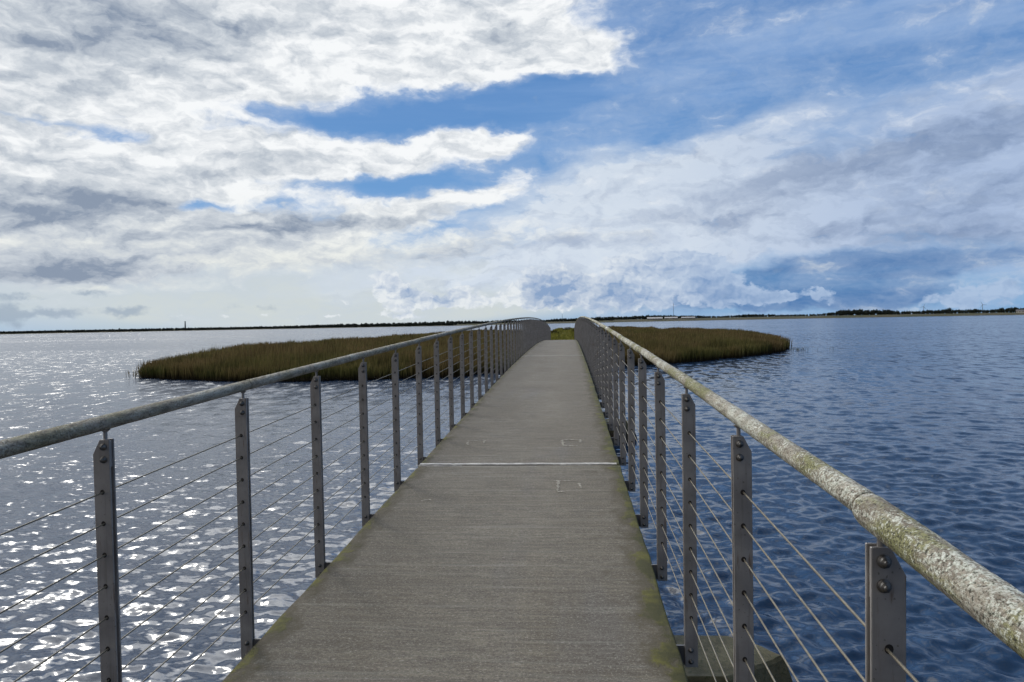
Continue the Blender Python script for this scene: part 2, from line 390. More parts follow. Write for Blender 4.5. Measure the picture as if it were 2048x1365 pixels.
def m_simple(name, colr, rough=.6, metal=0.0, var=.25, s=8.0, spec=.5, bmp=0.0):
    m, t, b = mat(name); p = pos(t)
    n = t.noise(p, s, 5, .6)
    dark = tuple(v * (1 - var) for v in colr); lite = tuple(min(1, v * (1 + var)) for v in colr)
    t.put(b.inputs['Base Color'], t.mix(t.mr(n, .3, .7), dark, lite))
    t.put(b.inputs['Roughness'], t.mr(n, .2, .8, rough - .08, rough + .08)); b.inputs['Metallic'].default_value = metal
    b.inputs['Specular IOR Level'].default_value = spec
    if bmp: bump(t, b, t.noise(p, s * 6, 4, .6), .4, bmp)
    return m
def m_steel():
    m, t, b = mat('weathered_galvanised_steel'); p = pos(t)
    n = t.noise(p, 9, 5, .6); st = t.noise(t.map(p, (0, 0, 0), 0, (60, 60, 3)), 1, 3, .6); sp = t.noise(p, 120, 2, .5)
    c = t.mix(t.mr(n, .3, .7), (.245, .232, .226), (.345, .330, .322))
    c = t.mix(t.mr(st, .52, .72, 0, .5), c, (.15, .135, .125))
    ru = t.m('MULTIPLY', t.mr(t.noise(t.map(p, (4, 0, 0), 0, (45, 45, 5)), 1, 4, .65), .56, .70), t.mr(n, .40, .6))
    c = t.mix(t.m('MULTIPLY', ru, .8), c, (.13, .075, .04))
    c = t.mix(t.mr(sp, .66, .74, 0, .6), c, (.09, .075, .06))
    t.put(b.inputs['Base Color'], c); t.put(b.inputs['Roughness'], t.mr(n, .2, .8, .42, .62))
    b.inputs['Metallic'].default_value = .35
    bump(t, b, t.m('ADD', n, t.m('MULTIPLY', sp, .4)), .15, .002)
    return m
def m_rail():
    m, t, b = mat('lichen_covered_wood'); p = pos(t); x, y, z = t.sep(p)
    along = t.map(p, (0, 0, 0), 0, (1, .28, 1))
    bare = t.mr(t.noise(t.map(p, (7, 2, 5), 0, (1, .6, 1)), 13, 4, .6), .40, .56)
    g = t.noise(along, 70, 5, .65); big = t.noise(t.map(p, (1, 4, 2), 0, (1, .5, 1)), 5.5, 4, .6); sp = t.noise(p, 210, 3, .65)
    lich = t.noise(t.map(p, (0, 0, 0), 0, (1, .8, 1)), 150, 5, .7)
    wood = t.mix(t.mr(g, .35, .65), (.165, .14, .108), (.37, .33, .27))
    side = t.mr(x, -.2, .2, 0, 1)                       # the right hand rail is far more overgrown
    moss = t.mr(t.m('ADD', big, t.m('MULTIPLY', t.m('SUBTRACT', g, .5), .5)), .47, .60)
    c = t.mix(t.m('MULTIPLY', moss, t.mr(side, 0, 1, .28, .75)), wood, t.mix(t.mr(sp, .4, .6), (.100, .108, .032), (.23, .235, .085)))
    li = t.mr(t.m('ADD', lich, t.m('MULTIPLY', t.m('SUBTRACT', big, .5), -.75)), .47, .58)
    c = t.mix(t.m('MULTIPLY', t.m('MULTIPLY', li, t.mr(bare, 0, 1, .35, 1.0)), t.mr(side, 0, 1, .5, .94)), c, t.mix(t.mr(sp, .4, .62), (.36, .37, .30), (.66, .67, .60)))
    c = t.mix(t.mr(sp, .45, .35, 0, .85), c, (.035, .034, .026))
    t.put(b.inputs['Base Color'], c); b.inputs['Roughness'].default_value = .92; b.inputs['Specular IOR Level'].default_value = .25
    bump(t, b, t.m('ADD', t.m('MULTIPLY', lich, 1.0), t.m('ADD', t.m('MULTIPLY', g, .8), t.m('MULTIPLY', sp, .5))), .8, .006)
    return m
def m_water():
    m, t, b = mat('lagoon_water'); g = t.n.new('ShaderNodeNewGeometry'); p = g.outputs['Position']
    d = t.vm('LENGTH', p)
    q1 = t.vm('SUBTRACT', t.noise(t.map(p, (0, 0, 0), R(12), (2.6, 5.0, 1)), 1, 4, .65, .3, out=1), (.5, .5, .5))
    q2 = t.vm('SUBTRACT', t.noise(t.map(p, (30, 7, 0), R(-6), (1.7, .62, 1)), 1, 2, .5, out=1), (.5, .5, .5))
    q3 = t.vm('SUBTRACT', t.noise(t.map(p, (3, 17, 0), R(20), (8, 14, 1)), 1, 2, .5, out=1), (.5, .5, .5))
    patch = t.mr(t.noise(t.map(p, (0, 0, 0), R(8), (.010, .030, 1)), 1, 4, .55), .35, .68, .55, 1.25)
    lee = t.mr(t.sep(p)[0], -9, 2, 1.0, 0.0)
    A1 = t.m('MULTIPLY_ADD', lee, .25, t.mr(d, 8, 40, .60, .66, False)); A2 = t.mr(d, 14, 50, .10, 1.15, False)
    s = t.vm('ADD', t.vm('ADD', t.vm('SCALE', q1, scale=A1), t.vm('SCALE', q2, scale=A2)), t.vm('SCALE', q3, scale=t.m('MULTIPLY_ADD', lee, .42, .24)))
    q4 = t.vm('SUBTRACT', t.noise(t.map(p, (3, 40, 0), R(6), (.16, .42, 1)), 1, 4, .65, out=1), (.5, .5, .5))
    s = t.vm('ADD', s, t.vm('SCALE', q4, scale=t.mr(d, 25, 90, .08, .50, False)))
    s = t.vm('SCALE', s, scale=patch)
    s = t.vm('MULTIPLY', s, (1.0, 1.15, 0))
    n = t.vm('NORMALIZE', t.vm('ADD', g.outputs['Normal'], s))
    t.l.new(n, b.inputs['Normal'])
    b.inputs['Base Color'].default_value = (.009, .025, .058, 1)
    t.put(b.inputs['Roughness'], t.m('MULTIPLY_ADD', lee, .085, t.mr(d, 8, 60, .065, .12, False))); b.inputs['IOR'].default_value = 1.333
    return m
def m_reed():
    m, t, b = mat('autumn_reed'); a = t.n.new('ShaderNodeVertexColor'); a.layer_name = 'tint'
    r, h, s = t.sep(a.outputs[0]); p = pos(t)
    big = t.noise(t.map(p, (0, 0, 0), 0, (1, 1, 0)), .10, 4, .65)
    green = t.mix(r, (.036, .042, .012), (.128, .120, .038))
    brown = t.mix(r, (.060, .045, .018), (.180, .135, .055))
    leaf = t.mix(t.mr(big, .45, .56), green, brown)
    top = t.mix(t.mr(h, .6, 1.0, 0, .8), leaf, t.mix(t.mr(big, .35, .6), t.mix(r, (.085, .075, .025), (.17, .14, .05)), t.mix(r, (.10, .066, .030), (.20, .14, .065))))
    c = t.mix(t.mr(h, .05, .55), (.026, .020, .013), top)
    t.put(b.inputs['Base Color'], c); b.inputs['Roughness'].default_value = .8; b.inputs['Specular IOR Level'].default_value = .15
    tr = t.n.new('ShaderNodeBsdfTranslucent'); t.put(tr.inputs[0], c)
    mx = t.n.new('ShaderNodeMixShader'); mx.inputs[0].default_value = .3
    t.l.new(b.outputs[0], mx.inputs[1]); t.l.new(tr.outputs[0], mx.inputs[2])
    t.l.new(mx.outputs[0], t.n['Material Output'].inputs[0])
    return m
def m_leaf(name, c0, c1):
    m, t, b = mat(name); a = t.n.new('ShaderNodeVertexColor'); a.layer_name = 'tint'
    r, h, s = t.sep(a.outputs[0])
    t.put(b.inputs['Base Color'], t.mix(r, c0, c1)); b.inputs['Roughness'].default_value = .8; b.inputs['Specular IOR Level'].default_value = .1
    return m
def m_ground(name, c0, c1, c2, s):
    m, t, b = mat(name); p = pos(t)
    n = t.noise(p, s, 6, .65); n2 = t.noise(t.map(p, (5, 5, 0), 0, (1, 1, 1)), s * .23, 4, .6)
    c = t.mix(t.mr(n, .35, .65), c0, c1); c = t.mix(t.mr(n2, .45, .65), c, c2)
    t.put(b.inputs['Base Color'], c); b.inputs['Roughness'].default_value = .95; b.inputs['Specular IOR Level'].default_value = .1
    return m
def m_pier():
    m, t, b = mat('mossy_footing_concrete'); p = pos(t); x, y, z = t.sep(p)
    n = t.noise(p, 4, 6, .65); n2 = t.noise(p, 26, 5, .7)
    c = t.mix(t.mr(n, .35, .65), (.080, .068, .030), (.150, .127, .064))
    c = t.mix(t.mr(n2, .5, .68, 0, .8), c, (.05, .053, .014))
    wet = t.mr(t.m('ADD', z, t.m('MULTIPLY', n2, .25)), -3.02, -3.30)   # weed and tide line on the faces
    c = t.mix(wet, c, t.mix(t.mr(n2, .4, .6), (.016, .013, .008), (.045, .034, .016)))
    t.put(b.inputs['Base Color'], c); b.inputs['Roughness'].default_value = .8
    bump(t, b, t.m('ADD', n, t.m('MULTIPLY', n2, .6)), .8, .03)
    return m
M = dict(conc=m_concrete(), steel=m_steel(), rail=m_rail(), water=m_water(), reed=m_reed(), pier=m_pier(),
         bolt=m_simple('dull_bolt_steel', (.14, .135, .13), .38, .8, .3, 60), hole=m_simple('dark_hole_disc', (.018, .014, .012), .7, 0, .3, 60),
         cable=m_simple('stainless_cable', (.17, .152, .118), .5, .15, .2, 40, .2), bracket=m_simple('bracket_steel', (.10, .10, .105), .55, .3),
         joint=m_simple('pale_joint_mortar', (.36, .345, .32), .9, 0, .3, 14, .2, .004), seal=m_simple('dark_joint_seal', (.03, .03, .03), .8),
         patch=m_simple('pale_mortar_scrape', (.255, .235, .195), .9, 0, .35, 40, .2), girder=m_simple('girder_steel', (.12, .12, .125), .6, .2),
         white=m_simple('white_render', (.72, .70, .66), .7, 0, .06, .4), roof=m_simple('grey_roof', (.12, .115, .12), .8, 0, .15, .4),
         tile=m_simple('pale_roof_sheet', (.34, .33, .32), .6, 0, .06, .3), glass=m_simple('window_glass', (.03, .04, .05), .1, 0, .1, 1),
         mast=m_simple('grey_mast_steel', (.10, .11, .13), .6), bark=m_simple('bark', (.05, .042, .034), .9),
         conifer=m_leaf('dark_foliage', (.022, .030, .026), (.048, .058, .044)), grassm=m_leaf('green_grass', (.12, .135, .022), (.36, .33, .075)),
         shrubm=m_leaf('shrub_foliage', (.05, .058, .014), (.15, .125, .04)),
         mud=m_ground('dark_mud', (.020, .017, .011), (.040, .033, .020), (.03, .028, .014), 1.5),
         turf=m_ground('rough_turf', (.055, .055, .018), (.095, .085, .030), (.075, .060, .028), 2.0),
         shedw=m_simple('dull_shed_cladding', (.36, .35, .33), .8, 0, .1, .4),
         shore=m_ground('shore_land', (.050, .046, .026), (.085, .074, .044), (.042, .046, .020), .05))

# ------------------------------------------------------------------ water
WZ = -3.6
def build_water():
    # polar grid round the bridge, fine inside the view, coarse behind it
    fine = np.arange(-52, 48.01, .18); coarse = np.concatenate([np.linspace(-180, -52, 42)[:-1], fine, np.linspace(48, 180, 42)[1:]])
    th = np.radians(coarse)
    r = [4.0]
    while r[-1] < 4000: r.append(r[-1] * (1.0042 if r[-1] < 45 else 1.007 if r[-1] < 130 else 1.02))
    r = np.concatenate([[.3, 2.0], np.array(r)])
    TH, RR = np.meshgrid(th, r, indexing='ij')
    X = np.sin(TH) * RR; Y = np.cos(TH) * RR
    dr = np.gradient(r)[None, :]
    dth = np.maximum(np.gradient(th)[:, None] * RR, 1e-6)
    dmax = np.maximum(dr + 0 * TH, dth * .8)
    Z = np.zeros_like(X); rw = np.random.default_rng(3)
    K = 110
    lam = .14 * (1.9 / .14) ** rw.uniform(0, 1, K)
    for L in lam:
        kk = 2 * np.pi / L
        a = R(78) + rw.normal(0, R(48))            # the wind comes up the water towards the bridge
        ph = rw.uniform(0, 6.28); sl = .31 / math.sqrt(K) * 1.414 * (1.0 if L < .6 else .30)
        amp = sl / kk
        wgt = np.clip((L / (dmax * 3.0) - 1), 0, 1)
        arg = kk * (X * math.cos(a) + Y * math.sin(a)) + ph
        gust = 1 + .45 * np.sin(X * .11 + ph) * np.sin(Y * .083 + 2 * ph)
        s = np.sin(arg)
        Z += wgt * amp * gust * (s + .25 * np.cos(2 * arg))
    Z *= np.interp(X, [-12, 3], [.50, 1.0])             # the far side of the bridge lies in the lee
    Z[RR > 900] = 0
    V = np.stack([X, Y, Z + WZ], -1).reshape(-1, 3)
    F = grid_faces(len(th), len(r))[:, ::-1]
    me = from_np('water', V, F, M['water'], True)
    o = link('water', me); tag(o, kind='structure')
build_water()

# ------------------------------------------------------------------ bridge deck
def zd(y): return -1.50855 + .0284434 * y - .000474 * y * y / 2 - .000028 * y ** 3 / 6
Y_END = 61.6
bridge = empty('footbridge', (0, 0, zd(0)))
tag(bridge, 'arched grey concrete footbridge deck with mossy edges leading to the reed island', 'footbridge')
BZ = zd(0)
JOINTS = [-8.85, 6.85, 22.55, 38.25, 53.95]
def slab(y0, y1):
    ny = int((y1 - y0) / .08) + 1; ys = np.linspace(y0, y1, ny)
    e = .010
    prof = [(-HALF + e, -.20), (-HALF, -.19), (-HALF, -e), (-HALF + e, 0)] + [(x, 0) for x in np.linspace(-HALF + .08, HALF - .08, 15)] + [(HALF - e, 0), (HALF, -e), (HALF, -.19), (HALF - e, -.20)]
    n = len(prof); V = []
    for y in ys:
        jl = .006 * hnoise(np.array(y), np.array(1.0), .9, 5) ; jr = .006 * hnoise(np.array(y), np.array(4.0), .9, 6)
        for x, z in prof:
            ed = jl if x < -HALF + .03 else (jr if x > HALF - .03 else 0)
            V.append((x + ed, y, zd(y) - BZ + z + (0 if z < -.05 else .0015 * math.sin(y * 9 + x * 5))))
    F = []
    for i in range(ny - 1):
        for j in range(n):
            a = i * n + j; b = i * n + (j + 1) % n
            F.append((a, a + n, b + n, b))
    me = from_np('deck_panel', V, F, M['conc'], False)
    bm = bmesh.new(); bm.from_mesh(me)
    bm.verts.ensure_lookup_table()
    bm.faces.new([bm.verts[j] for j in range(n)]); bm.faces.new([bm.verts[(ny - 1) * n + j] for j in range(n)][::-1])
    bmesh.ops.recalc_face_normals(bm, faces=bm.faces[:]); bm.to_mesh(me); bm.free()
    return me
segs = list(zip(JOINTS, JOINTS[1:] + [Y_END]))
for a, b in segs:
    link('deck_panel', slab(a + .008, b - .008), bridge)
def strip(y0, y1, x0, x1, h, mt, name, seed, wob=.004, parent=bridge, n=60):
    """thin irregular band lying on the deck between y0 and y1"""
    xs = np.linspace(x0, x1, n); q = np.random.default_rng(seed)
    a = y0 + wob * hnoise(xs, xs * 0, 2.3, seed) ; b = y1 + wob * hnoise(xs, xs * 0, 2.9, seed + 1)
    V = []
    for i, x in enumerate(xs):
        for yy, zz in ((a[i], -.002), (a[i], h), (b[i], h), (b[i], -.002)): V.append((x, yy, zd(yy) - BZ + zz))
    F = []
    for i in range(n - 1):
        for j in range(3): k0 = i * 4 + j; F.append((k0, k0 + 4, k0 + 5, k0 + 1))
    bm = bmesh.new(); me = from_np(name, V, F, mt); bm.from_mesh(me); bmesh.ops.recalc_face_normals(bm, faces=bm.faces[:]); bm.to_mesh(me); bm.free()
    return link(name, me, parent)
for i, jy in enumerate(JOINTS[1:]):
    bm = bmesh.new(); box(bm, -HALF + .004, HALF - .004, jy - .0075, jy + .0075, zd(jy) - BZ - .19, zd(jy) - BZ - .006)
    link('joint_seal', from_bm('joint_seal', bm, M['seal']), bridge)
    o = strip(jy + .012, jy + .085, -HALF + .01, HALF - .03, .004, M['joint'], 'joint_strip', 10 + i, .010)
    if i == 0: o['label'] = 'pale mortar joint across the deck'
    o = strip(jy - .035, jy - .016, -HALF + .005, (-HALF + .42) if i == 0 else (HALF - .3), .004, M['joint'], 'joint_strip', 30 + i, .006)
# pale mortar scrapes where lifting sockets were filled, either side of the near joint
def scrape(pts, wdt, seed):
    q = np.random.default_rng(seed); V = []; F = []
    for (x0, y0), (x1, y1) in pts:
        n = 26; t = np.linspace(0, 1, n)
        x = x0 + (x1 - x0) * t; y = y0 + (y1 - y0) * t
        d = np.array([x1 - x0, y1 - y0]); d = d / np.linalg.norm(d); nx, ny = -d[1], d[0]
        wv = wdt * np.clip(.65 + .8 * hnoise(t * 3, t * 0 + seed, 1.1, seed), .12, 1.5)
        jx = .006 * hnoise(t, t * 0, 2.0, seed + 9)
        base = len(V)
        for i in range(n):
            for s in (-1, 1):
                xx = x[i] + nx * (s * wv[i] / 2 + jx[i]); yy = y[i] + ny * (s * wv[i] / 2 + jx[i])
                V.append((xx, yy, zd(yy) - BZ + .0045))
        for i in range(n - 1): k0 = base + 2 * i; F.append((k0, k0 + 2, k0 + 3, k0 + 1))
    bm = bmesh.new(); me = from_np('mortar_patch', V, F, M['patch']); bm.from_mesh(me)
    for f in bm.faces:
        if f.normal.z < 0: f.normal_flip()
    bm.to_mesh(me); bm.free()
    link('mortar_patch', me, bridge)
scrape([((.40, 8.10), (.60, 8.12)), ((.40, 8.10), (.41, 7.78)), ((.41, 7.78), (.56, 7.76)), ((.60, 8.1), (.59, 7.95))], .034, 41)
scrape([((.34, 6.24), (.56, 6.22)), ((.38, 6.22), (.38, 5.88)), ((.38, 5.87), (.44, 5.88)), ((.55, 6.15), (.57, 5.98))], .030, 42)
scrape([((-.63, 8.05), (-.46, 8.12)), ((-.63, 8.0), (-.60, 7.85)), ((-.45, 8.1), (-.44, 7.95))], .026, 43)
scrape([((-.66, 5.60), (-.59, 5.63))], .028, 44)
scrape([((-.54, 6.2), (-.40, 6.22))], .008, 45)
# steel girders under the slab
for gx in (-.55, .55):
    ys = np.linspace(-8.8, Y_END - .1, 80); V = []
    for y in ys:
        for x, z in ((gx - .08, -.55), (gx + .08, -.55), (gx + .08, -.205), (gx - .08, -.205)): V.append((x, y, zd(y) - BZ + z))
    F = [(i * 4 + j, i * 4 + (j + 1) % 4, i * 4 + 4 + (j + 1) % 4, i * 4 + 4 + j) for i in range(79) for j in range(4)]
    link('girder', from_np('girder', V, F, M['girder']), bridge)
# pier footings with pointed ends
def footing(y, top):
    o = [(-1.75, .42), (-2.35, 0), (-1.75, -.42), (1.75, -.42), (2.32, 0), (1.95, .42)]
    bm = bmesh.new(); n = len(o)
    lv = []
    for z, s in ((top, 1.0), (top - .03, 1.02), (top - .5, 1.10), (WZ - 2.2, 1.25)):
        lv.append([bm.verts.new((x * (1 + (s - 1) * .7), y - .15 + yy * s * (1 + .5 * (s - 1)), z - BZ)) for x, yy in o])
    bm.faces.new(lv[0])
    for a, b in zip(lv, lv[1:]):
        for i in range(n): bm.faces.new((a[i], b[i], b[(i + 1) % n], a[(i + 1) % n]))
    bmesh.ops.subdivide_edges(bm, edges=bm.edges[:], cuts=5, use_grid_fill=True)
    for v in bm.verts:
        v.co += Vector((.012 * math.sin(v.co.y * 19 + v.co.z * 7), .014 * math.sin(v.co.x * 17 + v.co.z * 11), .010 * math.sin(v.co.x * 9 + v.co.y * 13)))
    bmesh.ops.recalc_face_normals(bm, faces=bm.faces[:])
    box(bm, -.85, .85, y - .28, y + .16, top - BZ - .05, zd(y) - BZ - .56)
    return from_bm('pier', bm, M['pier'])
for i, jy in enumerate(JOINTS[1:]):
    o = link('pier', footing(jy, -3.0), bridge)
    if i == 0: o['label'] = 'mossy pointed concrete pier footing just above the water beside the near deck'

# ------------------------------------------------------------------ railings
XP = 0.9956; HP = 1.0947; PW = .055; PT = .007; GAP = .0145
def post_mesh(side):
    """two flat bars with a gap, chamfered on the outer top corner, nine dark discs for the cable holes; origin at deck level"""
    bm = bmesh.new(); top = HP; bot = HP - 1.188
    i_, o_ = -side * PW / 2, side * PW / 2
    out = [(i_, bot), (o_, bot), (o_, top - .046), (o_ - side * .0235, top), (i_, top)]
    D = GAP / 2 + PT
    for a, b in ((-D, -GAP / 2), (GAP / 2, D)): prism(bm, out, a, b)
    bmesh.ops.recalc_face_normals(bm, faces=bm.faces[:])
    bmesh.ops.bevel(bm, geom=[e for e in bm.edges], offset=.0012, segments=1, affect='EDGES')
    # spacer tongue between the bars at the top
    box(bm, i_ + .004 if side < 0 else i_ + .004, i_ + (-.028 if side < 0 else .028) + (.0 if side > 0 else 0), -GAP / 2 + .0005, GAP / 2 - .0005, top - .088, top - .004) if side > 0 else \
        box(bm, i_ - .028, i_ - .004, -GAP / 2 + .0005, GAP / 2 - .0005, top - .088, top - .004)
    # cable holes: flat dark discs, the shade inside painted on the bars
    for k in range(9):
        z = top - .167 - .1005 * k
        for s in (-1, 1):
            yy = s * (D + .0006)
            for rad, dz in ((.0072, 0),):
                c = [bm.verts.new((rad * math.cos(a), yy, z + rad * 1.15 * math.sin(a))) for a in np.linspace(0, 2 * math.pi, 12, endpoint=False)]
                f = bm.faces.new(c if s > 0 else c[::-1]); f.material_index = 1
    return from_bm('post', bm, [M['steel'], M['hole']])
def bolt_mesh():
    """one through bolt: stud end, hexagon nut, washer, shank, and the same on the far face"""
    D = GAP / 2 + PT; hexr = np.where(np.arange(12) % 2 == 0, .0092, .0080); one = np.ones(12)
    half = [(D + .0155, one * .0001), (D + .0155, one * .0040), (D + .0145, one * .0048), (D + .0100, one * .0050), (D + .0100, hexr * .93), (D + .0090, hexr), (D + .0030, hexr), (D + .0030, one * .0112), (D + .0005, one * .0118), (D + .0003, one * .0045)]
    rings = [(-y, r) for y, r in half] + [(y, r) for y, r in half[::-1]]
    an = np.arange(12) * math.pi / 6
    V = np.array([[(r[j] * math.cos(an[j]), y, r[j] * math.sin(an[j])) for j in range(12)] for y, r in rings]).reshape(-1, 3)
    F = [(i * 12 + j, i * 12 + (j + 1) % 12, i * 12 + 12 + (j + 1) % 12, i * 12 + 12 + j) for i in range(len(rings) - 1) for j in range(12)]
    me = from_np('bolt', V, F, M['bolt']); bm = bmesh.new(); bm.from_mesh(me); bmesh.ops.recalc_face_normals(bm, faces=bm.faces[:]); bm.to_mesh(me); bm.free()
    return me
def stem_mesh():
    bm = bmesh.new()
    bmesh.ops.create_cone(bm, cap_ends=True, segments=12, radius1=.0062, radius2=.0062, depth=.10, matrix=Matrix.Translation((0, 0, HP - .012)))
    bmesh.ops.create_cone(bm, cap_ends=True, segments=12, radius1=.0068, radius2=.016, depth=.008, matrix=Matrix.Translation((0, 0, HP + .027)))
    return from_bm('rail_stem', bm, M['steel'])
def bracket_mesh(side):
    bm = bmesh.new()
    x0, x1 = sorted((side * .020, -side * (XP - HALF + .05)))
    box(bm, x0, x1, -GAP / 2 + .001, GAP / 2 - .001, HP - 1.182, HP - 1.098)
    return from_bm('bracket', bm, M['bracket'])
BOLT = bolt_mesh(); STEM = stem_mesh()
RAIL_R = .0235
POSTS = np.arange(-3.7373, 61.4, 1.0)
def railing(side, label):
    root = empty('railing', (side * XP, 0, BZ)); tag(root, label, 'railing', 'railings along the footbridge')
    pm = post_mesh(side); br = bracket_mesh(side)
    proto = link('post', pm, root)
    inner = -side * (PW / 2 - .0195)
    pieces = [('bolt', BOLT, (inner, 0, HP - .0225)), ('bolt', BOLT, (inner, 0, HP - .063)),
              ('bolt', BOLT, (-side * .002, 0, HP - 1.1135)), ('bolt', BOLT, (-side * .002, 0, HP - 1.164)),
              ('rail_stem', STEM, (inner * .9, 0, 0)), ('bracket', br, (0, 0, 0))]
    kids = [link(n, me, proto, loc) for n, me, loc in pieces]
    for i, y in enumerate(POSTS):
        if i == 0: p = proto; ch = kids
        else:
            p = proto.copy(); C.objects.link(p); p.parent = root
            for kd in kids if y < 30 else kids[4:]:
                c = kd.copy(); C.objects.link(c); c.parent = p
        p.location = (0, y, zd(y) - BZ)
        p.rotation_euler = (0, random.gauss(0, .002), random.gauss(0, .006))
    # cables run through the post holes
    ys = np.concatenate([POSTS, [POSTS[-1] + .02]]); ys = np.concatenate([[POSTS[0] - .02], POSTS, [POSTS[-1] + .02]])
    for k in range(9):
        path = np.stack([0 * ys, ys, np.array([zd(y) for y in ys]) - BZ + HP - .167 - .1005 * k], -1)
        V, F = tube_np(path, .0027, 8)
        link('cable', from_np('cable', V, F, M['cable'], True), root)
    # two metre lengths of round wooden handrail
    cuts = np.arange(1.31 - 6, 61.6, 2.0)
    cuts = np.append(cuts, 61.55)
    for a, b in zip(cuts, cuts[1:]):
        near = a < 14
        n = max(6, int((b - a) / (.006 if a < 4 else .015 if near else .12))); m = 40 if a < 4 else (28 if near else 14)
        y = np.linspace(a + .0022, b - .0022, n); t = (y - a) / max(b - a, .01)
        za, zb = zd(a), zd(b)
        ztop = HP + .0305 + RAIL_R - BZ
        q = np.random.default_rng(int(a * 10 + 500 + 1000 * (side + 1)))
        path = np.stack([np.full(n, inner * .6 + q.normal(0, .0012)) + .002 * np.sin(y * 2.2 + q.uniform(0, 6)), y, za + (zb - za) * t + ztop + .35 * (np.array([zd(v) for v in y]) - (za + (zb - za) * t)) + q.normal(0, .0008)], -1)
        ang = np.linspace(0, 2 * np.pi, m, endpoint=False)
        AA, YY = np.meshgrid(ang, y)
        rr_ = RAIL_R
        if side > 0 and a < 1 < b:                     # the nearest length is a stouter replacement, fixed a little low
            rr_ = .0290; path[:, 2] -= .0055 + np.interp(y, [-.69, .3, 1.31], [0, .027, 0])
        rad = rr_ * (1 + (.030 if side > 0 else .014) * hnoise(AA * 1.9, YY * 9, .8, 3 + int(a * 5) % 17, 4) + .02 * hnoise(YY, YY * 0, 1.3, 9, 2))
        ends = np.minimum(y - y[0], y[-1] - y); rad *= (1 - .09 * np.exp(-ends / .006))[:, None]
        V, F = tube_np(path, rad, m)
        link('handrail', from_np('handrail', V, F, M['rail'], True), root)
    return root
railing(-1, 'steel cable railing with smoother dark handrail, on the glittering silver water side')
railing(1, 'steel cable railing with pale lichen crusted handrail, on the deep blue water side')

# ------------------------------------------------------------------ reed island
LEFT = [(-31.6, 54.5), (-30.2, 52.2), (-27.6, 50.2), (-24, 48.6), (-20, 47.2), (-16.5, 47), (-12.5, 48.2), (-9, 48.6), (-6.3, 50.5), (-4.7, 52.5), (-3.2, 56), (-2.7, 61), (-2.9, 165), (-14, 190), (-25, 200), (-30, 159), (-34.4, 126), (-35.6, 98), (-37.2, 84), (-35.6, 71), (-33.4, 61)]
RIGHT = [(2.9, 61), (2.6, 58), (4.5, 58.6), (8.7, 61.8), (12.5, 66), (16, 70.5), (20, 75.5), (22.0, 78.8), (23.4, 82), (24.8, 88), (27.4, 100), (29.4, 112), (33, 140), (30, 165), (24, 180), (21, 240), (2.9, 240)]
def inside(P, poly):
    x, y = P[:, 0], P[:, 1]; r = np.zeros(len(P), bool); n = len(poly)
    for i in range(n):
        x0, y0 = poly[i]; x1, y1 = poly[(i + 1) % n]
        c = ((y0 > y) != (y1 > y)) & (x < (x1 - x0) * (y - y0) / (y1 - y0 + 1e-12) + x0); r ^= c
    return r
def edge_dist(P, poly):
    d = np.full(len(P), 1e9); n = len(poly)
    for i in range(n):
        a = np.array(poly[i]); b = np.array(poly[(i + 1) % n]); ab = b - a
        t = np.clip(((P - a) @ ab) / (ab @ ab), 0, 1); d = np.minimum(d, np.linalg.norm(P - (a + t[:, None] * ab), axis=1))
    return d
def wob(poly, seed):
    """rough the outline up with small bays"""
    out = []; n = len(poly); q = np.random.default_rng(seed)
    for i in range(n):
        a = np.array(poly[i]); b = np.array(poly[(i + 1) % n]); m = max(1, int(np.linalg.norm(b - a) / 1.4))
        for k in range(m): out.append(tuple(a + (b - a) * k / m + q.normal(0, .42, 2)))
    return out
LEFT = wob(LEFT, 1); RIGHT = wob(RIGHT, 2)
def ground_patch(name, poly, z, mt):
    bm = bmesh.new(); v = [bm.verts.new((x, y, z)) for x, y in poly]; lo = [bm.verts.new((x + .5 * (1 if x > 0 else -1), y, WZ - .6)) for x, y in poly]
    f = bm.faces.new(v); n = len(v)
    for i in range(n): bm.faces.new((v[i], lo[i], lo[(i + 1) % n], v[(i + 1) % n]))
    bmesh.ops.recalc_face_normals(bm, faces=bm.faces[:]); bmesh.ops.triangulate(bm, faces=bm.faces[:])
    o = link(name, from_bm(name, bm, mt)); return tag(o, kind='structure')
ground_patch('island_ground', LEFT, WZ + .10, M['mud'])
ground_patch('island_ground', RIGHT, WZ + .10, M['mud'])
def blades(P, z0, h, wd, lean, tint, hscale=None):
    """each blade: a narrow quad below and a tapering tip; returns V,F,colour"""
    n = len(P); a = rng.uniform(0, np.pi, n)
    cx, cy = np.cos(a) * wd / 2, np.sin(a) * wd / 2
    la = rng.uniform(0, 2 * np.pi, n); lx = np.cos(la) * lean + .04 * h; ly = np.sin(la) * lean
    rows = []
    for t, ws, ls in ((0, .7, 0), (.55, 1.0, .35), (1.0, .12, 1.0)):
        z = z0 + h * t
        rows.append(np.stack([P[:, 0] + lx * ls - cx * ws, P[:, 1] + ly * ls - cy * ws, z], -1))
        rows.append(np.stack([P[:, 0] + lx * ls + cx * ws, P[:, 1] + ly * ls + cy * ws, z], -1))
    V = np.stack(rows, 1).reshape(-1, 3)
    b = np.arange(n)[:, None] * 6
    F = np.vstack([b + np.array([[0, 1, 3, 2]]), b + np.array([[2, 3, 5, 4]])])
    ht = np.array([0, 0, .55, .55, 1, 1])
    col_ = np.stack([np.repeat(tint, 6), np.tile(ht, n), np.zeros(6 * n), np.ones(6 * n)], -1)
    return V, F, col_
